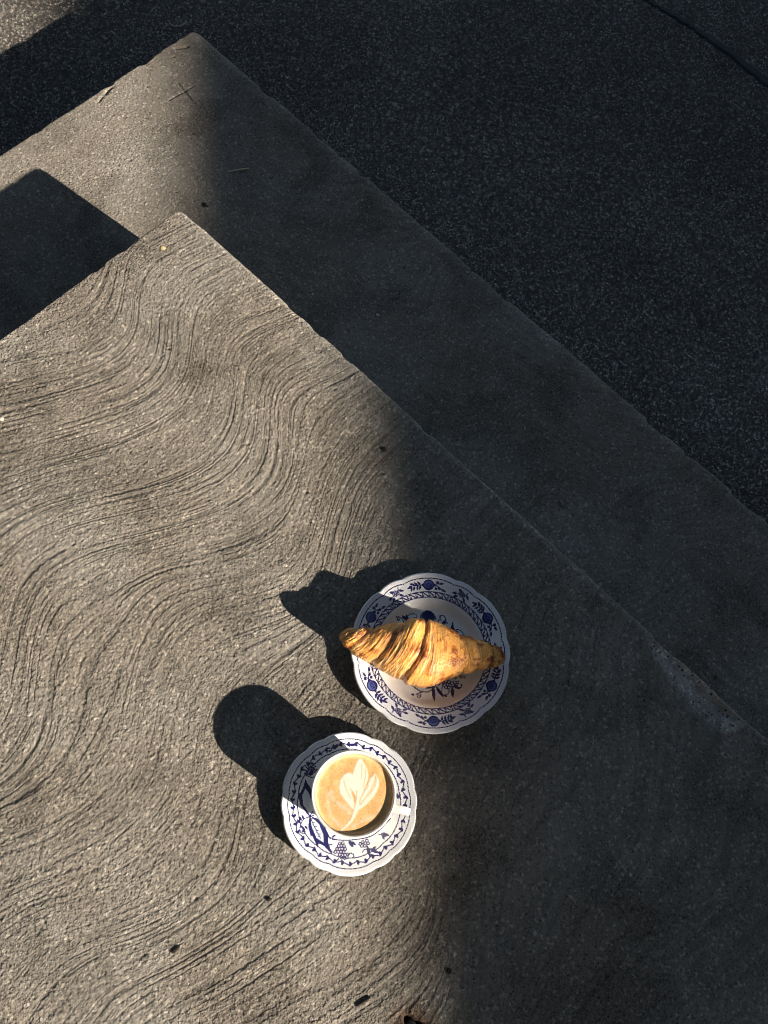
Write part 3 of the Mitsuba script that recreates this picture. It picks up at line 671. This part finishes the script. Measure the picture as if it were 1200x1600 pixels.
# handle: a flat ear with a thumb rest, swept along a curve in the vertical plane
P = np.array([[.0455, .0560], [.0520, .0590], [.0600, .0595], [.0655, .0555], [.0668, .0470], [.0650, .0370], [.0590, .0270], [.0500, .0210], [.0415, .0190]])
dd = np.r_[0, np.cumsum(np.hypot(*np.diff(P, axis=0).T))]
t = np.linspace(0, dd[-1], 70); cs = CubicSpline(dd, P); C = cs(t); D = cs(t, 1); D /= np.linalg.norm(D, axis=1)[:, None]
wid = np.interp(t / dd[-1], [0, .08, .28, .42, .7, .92, 1], [.0098, .0074, .0086, .0078, .0060, .0066, .0090]); thk = np.interp(t / dd[-1], [0, .1, .3, .6, .9, 1], [.0060, .0046, .0044, .0046, .0050, .0062])
ph = np.linspace(0, 2 * np.pi, 28, endpoint=False)
sup = lambda v, e: np.sign(v) * np.abs(v) ** e
rings = []
for c, dv, w, h in zip(C, D, wid, thk):
    nrm = np.array([-dv[1], dv[0]])
    a = sup(np.cos(ph), .6) * w / 2; b = sup(np.sin(ph), .6) * h / 2
    rings.append(np.c_[c[0] + nrm[0] * b, a, c[1] + nrm[1] * b])
V = np.vstack(rings); i = np.arange(70 * 28).reshape(70, 28); j = np.roll(i, -1, 1)
F = np.stack([i[:-1], j[:-1], j[1:], i[1:]], -1).reshape(-1, 4)
scene['coffee_cup__handle'] = mikit.ply(place((V, F), CU, math.radians(-135.5 - 17.5)), 'porcelain_cream', smooth=60)

# ---- coffee with a poured leaf of milk foam; coordinates of the drawing read off the photograph (zoom units, 1 unit = U3)
U3 = 0.0000960
CC = (596, 592)
R_ = lambda X, Y: ((X - CC[0]) * U3, -(Y - CC[1]) * U3)
CRAD = 0.0440
petal = [Polygon([R_(*q) for q in [(675, 185), (640, 230), (605, 310), (590, 370), (620, 430), (640, 520), (640, 620), (700, 620), (715, 540), (770, 430), (770, 360), (740, 270), (705, 200)]]),
         Polygon([R_(*q) for q in [(545, 345), (490, 365), (440, 430), (425, 520), (440, 590), (490, 650), (540, 710), (575, 760), (606, 765), (606, 700), (592, 640), (562, 575), (590, 560), (622, 610), (640, 470), (615, 420), (585, 370)]]),
         Polygon([R_(*q) for q in [(845, 375), (800, 420), (755, 500), (700, 590), (660, 690), (700, 700), (760, 620), (830, 520), (855, 430)]]),
         Polygon([R_(*q) for q in [(860, 365), (895, 430), (900, 500), (870, 570), (800, 660), (720, 730), (660, 770), (640, 760), (700, 690), (780, 610), (850, 520), (872, 440)]]),
         Polygon([R_(*q) for q in [(640, 470), (690, 480), (690, 620), (660, 740), (610, 850), (550, 930), (450, 1010), (440, 1000), (530, 920), (575, 850), (605, 760), (635, 640)]])]
lines = [([(560, 540), (590, 590), (605, 660), (600, 740)], 16), ([(735, 300), (735, 400), (705, 520)], 9), ([(860, 400), (800, 540), (690, 690)], 14), ([(770, 500), (700, 600), (660, 700)], 13), ([(690, 240), (690, 420)], 7), ([(480, 420), (500, 520), (560, 640)], 8)]
ghost = [([(330, 570), (350, 650), (420, 700), (500, 745), (550, 800)], 26), ([(300, 600), (300, 760), (350, 860), (440, 940), (520, 960)], 18), ([(900, 740), (820, 850), (700, 900), (580, 960)], 20), ([(540, 640), (560, 760)], 20)]
from shapely import contains_xy, distance, points
rr = np.r_[0.0003, np.linspace(.0007, CRAD, 110)]; th = np.linspace(0, 2 * np.pi, 420, endpoint=False)
X = (rr[:, None] * np.cos(th)).ravel(); Y = (rr[:, None] * np.sin(th)).ravel()
art = unary_union([q.buffer(0) for q in petal]).buffer(.0004).buffer(-.0004)
pt = points(X, Y)
wob = .0014 * (fb(X * 500, Y * 500, 3, 3) - .5)
sd = np.where(contains_xy(art, X, Y), -distance(art.boundary, pt), distance(art, pt)) + wob
milk = sst(.0014, -.0012, sd) * (0.90 + .2 * (fb(X * 260, Y * 260, 2, 9) - .3))
for l, w in lines:
    dl = distance(LineString(CubicSpline(range(len(l)), [R_(*q) for q in l])(np.linspace(0, len(l) - 1, 40))), pt)
    milk = milk * (1 - 0.62 * np.exp(-(dl / (w * U3 * .75)) ** 2))
for l, w in ghost:
    dl = distance(LineString(CubicSpline(range(len(l)), [R_(*q) for q in l])(np.linspace(0, len(l) - 1, 40))), pt)
    milk = np.maximum(milk, 0.42 * np.exp(-(dl / (w * U3 * 1.25)) ** 2) * np.clip(1.9 * fb(X * 330, Y * 330, 3, 6) - .25, 0, 1))
R2 = np.hypot(X, Y)
fine = fb(X * 1900, Y * 1900, 2, 1) - .5; spots = sst(.70, .85, nz(X * 1400, Y * 1400, 0, 5))
crema = np.array([0.70, 0.415, 0.175]) * (1 + .55 * fine[:, None]) + np.array([.10, .09, .06]) * (fb(X * 160, Y * 160, 2, 2) - .45)[:, None] * 2
crema = crema * (1 - .22 * spots[:, None])
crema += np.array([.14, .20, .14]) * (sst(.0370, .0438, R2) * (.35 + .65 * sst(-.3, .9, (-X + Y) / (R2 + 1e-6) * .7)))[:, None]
col = crema * (1 - milk[:, None]) + np.array([0.80, 0.745, 0.64]) * (1 + .07 * fine[:, None]) * milk[:, None]
for bx, by, r in ((715, 215, .0008), (828, 345, .0007), (455, 345, .0006), (902, 650, .0006), (600, 620, .0005), (380, 690, .0006)):
    q = np.hypot(X - R_(bx, by)[0], Y - R_(bx, by)[1]); col *= (1 - .6 * np.exp(-(q / r) ** 2))[:, None]
Z = .0012 * sst(.0412, .0440, R2) + .00025 * milk + .00012 * fine
V = np.c_[X, Y, Z]; n = len(rr); i = np.arange(n * 420).reshape(n, 420); j = np.roll(i, -1, 1)
F = np.stack([i[:-1], j[:-1], j[1:], i[1:]], -1).reshape(-1, 4)[:, ::-1]
scene['coffee_mat'] = {'type': 'twosided', 'bsdf': {'type': 'principled', 'base_color': {'type': 'mesh_attribute', 'name': 'vertex_color'}, 'roughness': 0.5, 'specular': 0.3}}
scene['coffee'] = mikit.ply(place((V, F), CU + [0, 0, CH - .0058], math.radians(-135.5)), 'coffee_mat', smooth=True, color=np.clip(col, 0.01, .9))
tag('coffee', 'orange-brown frothy coffee with a white leaf of milk foam, inside the cup', 'coffee')

# ------------------------------------------------------------------ croissant
AX = np.array([[-0.6182, 0.3061], [-0.6278, 0.2993], [-0.6479, 0.2911], [-0.6637, 0.2799], [-0.6814, 0.2677], [-0.6969, 0.2560], [-0.7082, 0.2493], [-0.7181, 0.2380], [-0.7291, 0.2277], [-0.7406, 0.2178], [-0.7548, 0.2045], [-0.7710, 0.1900], [-0.7864, 0.1778], [-0.7893, 0.1756]])
qx = np.array([58, 115, 210, 300, 400, 490, 550, 620, 690, 760, 850, 950, 1030, 1057.])
axs = CubicSpline(qx, gaussian_filter(AX, (0.7, 0), mode='nearest'))
mmz = 0.000211
wk = CubicSpline([58, 75, 115, 210, 300, 400, 490, 550, 620, 690, 760, 850, 950, 1030, 1057], np.array([12, 55, 104, 168, 238, 312, 376, 392, 376, 316, 254, 210, 150, 84, 26]) * mmz)
hk = CubicSpline([58, 75, 115, 210, 300, 400, 490, 550, 620, 690, 760, 850, 950, 1030, 1057], np.array([.005, .014, .025, .036, .047, .057, .063, .063, .060, .055, .047, .040, .031, .019, .006]))
bk = CubicSpline([58, 115, 300, 490, 620, 850, 1057], [.0310, .0260, .0120, .0066, .0064, .0110, .0225])
NXc, NTc = 900, 420
q = 58 + (1057 - 58) * (0.5 - 0.5 * np.cos(np.linspace(0.02, 0.98, NXc) * np.pi)) * 0.55 + (1057 - 58) * np.linspace(0, 1, NXc) * 0.45
q = np.clip((q - q.min()) / (q.max() - q.min()) * 997 + 59, 59, 1056)
ph = np.linspace(0, 2 * np.pi, NTc, endpoint=False)
Q, PHI = np.meshgrid(q, ph, indexing='ij')
v = np.cos(PHI)                      # +1: the side away from the photographer
seam = [lambda v: 545 + 55 * v, lambda v: 375 + 75 * v, lambda v: 205 + 62 * v, lambda v: 118 + 40 * v, lambda v: 770 - 14 * v + 22 * (1 - v * v), lambda v: 868 - 6 * v + 14 * (1 - v * v), lambda v: 955 + 14 * (1 - v * v)]
wig = 14 * (fb(PHI * 2.2, Q / 260, 3, 31) - .5)
amp = [(.085, .03, -1), (.085, .04, -1), (.08, .035, -1), (.06, .02, -1), (.085, .035, 1), (.07, .03, 1), (.08, .03, 1)]
fac = np.ones_like(Q); lipm = np.zeros_like(Q); gap = np.zeros_like(Q)
topside = sst(-1.0, -0.3, np.sin(PHI))
for f, (A, B, sg) in zip(seam, amp):
    dq = (Q - f(v) - wig) * sg                 # > 0: past the lip, towards the tip
    fac = fac - A * sst(-4, 15, dq) * np.exp(-np.maximum(dq, 0) / 75) * topside
    if sg < 0 and A == .085 and B == .03: B = B + .07 * np.exp(-((PHI - .75) / .38) ** 2)
    fac = fac + B * np.exp(-(np.minimum(dq, 0) / 34) ** 2) * (dq <= 6) * topside
    lipm = np.maximum(lipm, np.exp(-((dq + 7) / 13) ** 2)); gap = np.maximum(gap, np.exp(-((dq - 9) / 9) ** 2))
fac = fac + .11 * np.exp(-((Q - 478) / 42) ** 2 - ((PHI - .9) / .38) ** 2)
# flow coordinate that follows the seams
slope = np.interp(Q, [58, 205, 375, 545, 620, 700, 770, 1057], [40, 62, 75, 55, 20, 0, -14, 0])
G = Q - slope * v
lay = fb(G / 15, PHI * 1.1, 3, 33); lay2 = fb(G / 6.5, PHI * 1.6, 2, 34); blot = fb(G / 60, PHI * 3.0, 3, 35); fine = fb(Q / 5.5, PHI * 26, 2, 36)
left = sst(640, 560, Q)
bulge = np.zeros_like(Q); edges_ = [58 + 0 * v] + [f(v) + wig for f in sorted(seam, key=lambda f: f(0.0))] + [1057 + 0 * v]
for a_, b_ in zip(edges_[:-1], edges_[1:]):
    u_ = (Q - a_) / (b_ - a_); bulge = np.where((u_ > 0) & (u_ < 1), np.sin(np.pi * np.clip(u_, 0, 1)) ** .8, bulge)
relief = .0026 * (bulge - .5) + .0008 * (fb(Q / 30, PHI * 5, 3, 51) - .5) + (.0005 * left + .0010) * (lay - .5) + (.0008 * left + .0004) * (np.abs(lay2 - .5) * -2 + .5) + .0007 * (fine - .5) + .0020 * (blot - .5)
W, Hh, Bz = wk(Q), hk(Q), bk(Q)
sn = np.sin(PHI)
yy = W / 2 * .965 * sup(v, .88) * fac + np.sign(v) * 0
zz = np.where(sn > 0, .42 + .58 * sup(sn, .72 - .22 * sst(330, 420, Q) * sst(600, 520, Q) * sst(-.2, .4, v)) * fac, .42 + .42 * sup(sn, .62))
cx_, cy_ = axs(Q)[..., 0], axs(Q)[..., 1]
tx_, ty_ = axs(Q, 1)[..., 0], axs(Q, 1)[..., 1]; tn = np.hypot(tx_, ty_); tx_, ty_ = tx_ / tn, ty_ / tn
px, py = -ty_, tx_                             # across: towards image up
tipf = sst(58, 110, Q) * sst(1057, 1010, Q)
up = np.array([math.cos(math.radians(-46)), math.sin(math.radians(-46))])
if np.mean(px * up[0] + py * up[1]) < 0: px, py = -px, -py
off = yy + relief * np.cos(PHI) * (0.3 + .7 * tipf)
Zc = Bz + Hh * zz + relief * sn * (0.3 + .7 * tipf)
V = np.stack([cx_ + px * off, cy_ + py * off, Zc], -1).reshape(-1, 3)
# crust colour: pale crumb in the folds and along the sides, toasted ridges and blotches
toast = np.clip(.47 - .10 * left + 2.0 * (blot - .5) + 1.1 * (1 - left) * (fb(G / 16, PHI * 5, 3, 41) - .5) + (.9 - .5 * left) * (lay - .5) + .35 * lipm * sst(.0, .6, sn) + .9 * (fine - .5) * (1 - .4 * left), 0, 1)
pale = np.clip(sst(.50, .72, lay2) * .75 * (.35 + .65 * left) + sst(.35, -.5, sn) * .7 + .30 * sst(.55, .75, fb(G / 26, PHI * .8, 2, 37)), 0, 1)
tipd = sst(130, 60, Q) + sst(960, 1050, Q)
gold, brown, deepb, crumb = np.array([.90, .43, .105]), np.array([.60, .205, .042]), np.array([.20, .058, .016]), np.array([.88, .67, .36])
t1 = sst(.35, .75, toast)[..., None]; t2 = np.clip(sst(.78, 1.0, toast) * .7 + .42 * lipm * sst(.15, .8, sn) * sst(.45, .7, fb(PHI * 5, Q / 60, 2, 38)) + .55 * tipd, 0, 1)[..., None]
col = gold * (1 - t1) + brown * t1
col = col * (1 - .62 * pale[..., None]) + crumb * .62 * pale[..., None]
col = col * (1 - t2) + deepb * t2
col = col * (0.82 + .36 * fine[..., None])
seamdark = np.maximum.reduce([np.exp(-((Q - f(v) - wig - 3) / 5.0) ** 2) for f in seam[4:]])
col = col * (1 - .55 * (seamdark * topside * sst(.2, .5, fb(PHI * 4, Q / 50, 2, 44)))[..., None])
col = col.reshape(-1, 3)
# skin, split at the seams into the rolled layers
i = np.arange(NXc * NTc).reshape(NXc, NTc); j = np.roll(i, -1, 1)
Fq = np.stack([i[:-1], j[:-1], j[1:], i[1:]], -1)
vm, qm, wm = v[:-1], Q[:-1], wig[:-1]
layer = np.zeros(qm.shape, int)
for f in sorted(seam, key=lambda f: f(0.0)): layer += (qm - f(vm) - wm > 0)
caps = [(i[0], V[i[0]].mean(0), 0, False), (i[-1], V[i[-1]].mean(0), 7, True)]
Fall = np.vstack([Fq.reshape(-1, 4)[:, [0, 1, 2]], Fq.reshape(-1, 4)[:, [0, 2, 3]]]); lay_id = np.r_[layer.ravel(), layer.ravel()]
for ringi, c, lid, rev in caps:
    n0 = len(V); V = np.vstack([V, c]); col = np.vstack([col, col[ringi].mean(0)])
    f = np.stack([np.roll(ringi, -1), ringi, np.full(NTc, n0)], -1)
    if rev: f = f[:, ::-1]
    Fall = np.vstack([Fall, f]); lay_id = np.r_[lay_id, np.full(NTc, lid)]
fn_ = np.cross(V[Fall[:, 1]] - V[Fall[:, 0]], V[Fall[:, 2]] - V[Fall[:, 0]])
cen = V.mean(0)
if np.sum(fn_ * (V[Fall].mean(1) - cen)) < 0: Fall = Fall[:, ::-1]; fn_ = -fn_
nrm = np.zeros_like(V)
for k in range(3): np.add.at(nrm, Fall[:, k], fn_)
nrm /= np.linalg.norm(nrm, axis=1, keepdims=True) + 1e-20
V[:, 2] += PL[2]
scene['crust'] = {'type': 'twosided', 'bsdf': {'type': 'principled', 'base_color': {'type': 'mesh_attribute', 'name': 'vertex_color'}, 'roughness': 0.42, 'specular': 0.4}}
for lid in range(8):
    f = Fall[lay_id == lid]
    if not len(f): continue
    used = np.unique(f); mm = np.full(len(V), -1); mm[used] = np.arange(len(used))
    path = meshkit.write_ply((V[used], mm[f]), False, None, np.clip(col[used], .004, .9), normals=nrm[used])
    scene['croissant__layer' + (f'_{lid:03d}' if lid else '')] = {'type': 'ply', 'filename': path, 'face_normals': False, 'bsdf': {'type': 'ref', 'id': 'crust'}}
tag('croissant', 'golden brown flaky croissant lying across the blue and white plate', 'croissant')

# ------------------------------------------------------------------ crumbs and small litter
def lump(r, stretch, seed, flat=0.6):
    m = trimesh.creation.icosphere(subdivisions=2, radius=1.0)
    p = m.vertices
    p = p * (0.72 + 0.56 * meshkit.noise(p * 1.7 + seed * 3.1, seed)[:, None])
    return np.array(p * np.array([r * stretch, r, r * flat])), np.array(m.faces)


def drop(key, vf, x, y, z, ang, mat, label, cat, group=None, smooth=35):
    scene[key] = mikit.ply(place(vf, (x, y, z), ang), mat, smooth=smooth)
    tag(key, label, cat, group)


scene['crumb_mat'] = {'type': 'twosided', 'bsdf': {'type': 'principled', 'base_color': {'type': 'rgb', 'value': [.42, .20, .06]}, 'roughness': 0.7}}
CRUMB = ['largest brown pastry flake on the plate, below the right half of the croissant', 'small brown pastry flake left of the largest flake below the croissant', 'small pastry flake right of the largest flake below the croissant',
         'pastry flake above the middle of the croissant on the plate', 'tiny pastry flake on the plate above the right end of the croissant', 'tiny pastry flake on the printed grapes below the croissant']
ca, sa_ = math.cos(PA), math.sin(PA)
for k, (X, Y, r) in enumerate(((800, 706, .0020), (770, 716, .0014), (822, 712, .0012), (690, 402, .0016), (850, 462, .0011), (720, 726, .0010))):
    lx, ly = P_(X, Y)
    key = 'pastry_crumb' + (f'_{k:03d}' if k else '')
    drop(key, lump(r, 1.5, k + 3), PL[0] + lx * ca - ly * sa_, PL[1] + lx * sa_ + ly * ca, PL[2] + float(plate.height(np.array([lx]), np.array([ly]))[0]) + r * .4, k * 1.3, 'crumb_mat',
         CRUMB[k], 'crumb', 'pastry flakes on the plate')


def tube(pts, r):
    P = np.array(pts, float); d = np.r_[0, np.cumsum(np.linalg.norm(np.diff(P, axis=0), axis=1))]
    C = CubicSpline(d, P)(np.linspace(0, d[-1], 24)) if len(P) > 2 else np.linspace(P[0], P[-1], 24)
    D = np.gradient(C, axis=0); D /= np.linalg.norm(D, axis=1)[:, None]
    s = np.cross(D, [0, 0, 1.0]); s /= np.linalg.norm(s, axis=1)[:, None] + 1e-12; u_ = np.cross(s, D)
    a = np.linspace(0, 2 * np.pi, 10, endpoint=False)
    rr = r * (0.75 + .35 * np.sin(np.linspace(.3, 2.8, 24)))
    V = (C[:, None] + rr[:, None, None] * (np.cos(a)[None, :, None] * s[:, None] + np.sin(a)[None, :, None] * u_[:, None])).reshape(-1, 3)
    i = np.arange(240).reshape(24, 10); j = np.roll(i, -1, 1)
    F = np.stack([i[:-1], j[:-1], j[1:], i[1:]], -1).reshape(-1, 4)
    F = np.vstack([F[:, [0, 1, 2]], F[:, [0, 2, 3]], [[0, k + 1, k] for k in range(1, 9)], [[230, 230 + k, 231 + k] for k in range(1, 9)]])
    return V, F


zm = -H1
scene['straw'] = mikit.ply(tube([(0.1010, -0.1820, zm + .0016), (0.0915, -0.1985, zm + .0020), (0.0823, -0.2138, zm + .0016)], .0011), 'straw_mat', smooth=60)
tag('straw', 'pale dry straw lying on the shaded part of the lower step', 'straw')
scene['twig'] = mikit.ply(tube([(-0.9258, 0.5860, .0010), (-0.9285, 0.5775, .0013), (-0.9312, 0.5690, .0010)], .0012), 'dark_matter', smooth=60)
tag('twig', 'short black twig in a broom groove at the bottom of the photo', 'twig')
scene['plant_tendril'] = mikit.ply(tube([(0.5522, -0.4392, -H2 + .004), (0.5400, -0.4400, -H2 + .005), (0.5348, -0.4442, -H2 + .005), (0.5305, -0.4560, -H2 + .005), (0.5335, -0.4674, -H2 + .004)], .0011), 'straw_mat', smooth=60)
tag('plant_tendril', 'thin curled dry tendril on the dark asphalt above the step corner', 'tendril')
drop('bark_flake', lump(.0021, 2.4, 21, .5), -0.7369, 0.6829, .0010, math.radians(85), 'dark_matter', 'small dark bark flake on the sunny step near the bottom left', 'bark')
drop('leaf_fragment', lump(.0032, 1.15, 22, .25), -0.0373, 0.0683, .0008, .6, 'leaf_bit', 'round pale yellow leaf fragment near the corner of the upper step', 'leaf')
drop('pebble', lump(.0025, 1.3, 23, .6), -0.9790, 0.4882, .0012, 2.2, 'dark_matter', 'black pebble at the shadow edge, nearest the bottom of the photo', 'pebble')
drop('pebble_001', lump(.0022, 1.3, 24, .6), -0.7750, 0.5751, .0010, 1.2, 'dark_matter', 'dark pebble on the sunny step just left of the saucer bottom', 'pebble')
drop('pebble_002', lump(.0026, 1.2, 25, .5), -0.0967, 0.4037, .0012, .3, 'pale_stone', 'whitish pebble at the left edge of the photo on the upper step', 'pebble')
drop('pebble_003', lump(.0026, 1.3, 26, .6), -0.4778, 0.0673, .0010, .9, 'dark_matter', 'black pebble on the upper step near its long edge where the shade begins', 'pebble')
drop('pebble_004', lump(.0030, 1.2, 27, .6), 0.0780, -0.1060, zm + .0010, 2.0, 'dark_matter', 'black pebble on the lower step just right of the upper step corner', 'pebble')
drop('pebble_005', lump(.0024, 1.2, 28, .6), -0.2692, -0.1669, zm + .0016, .4, 'pale_stone', 'light grey pebble on the shaded lower step beside the long edge', 'pebble')

# ------------------------------------------------------------------ rusty socket in the step
a = np.linspace(0, 2 * np.pi, 40, endpoint=False)
pr = [(.0, -.004), (.0045, -.0042), (.0062, -.0052), (.0066, -.010), (.0066, -.018)]
V = np.array([[r * math.cos(t_) - 0.9858, r * math.sin(t_) + 0.5588, z] for r, z in pr for t_ in a]); i = np.arange(200).reshape(5, 40); j = np.roll(i, -1, 1)
scene['anchor_bolt'] = mikit.ply((V, np.stack([i[:-1], i[1:], j[1:], j[:-1]], -1).reshape(-1, 4)), 'iron', smooth=40)
tag('anchor_bolt', 'black iron bolt head sunk in a rust-stained hole at the bottom edge', 'bolt')
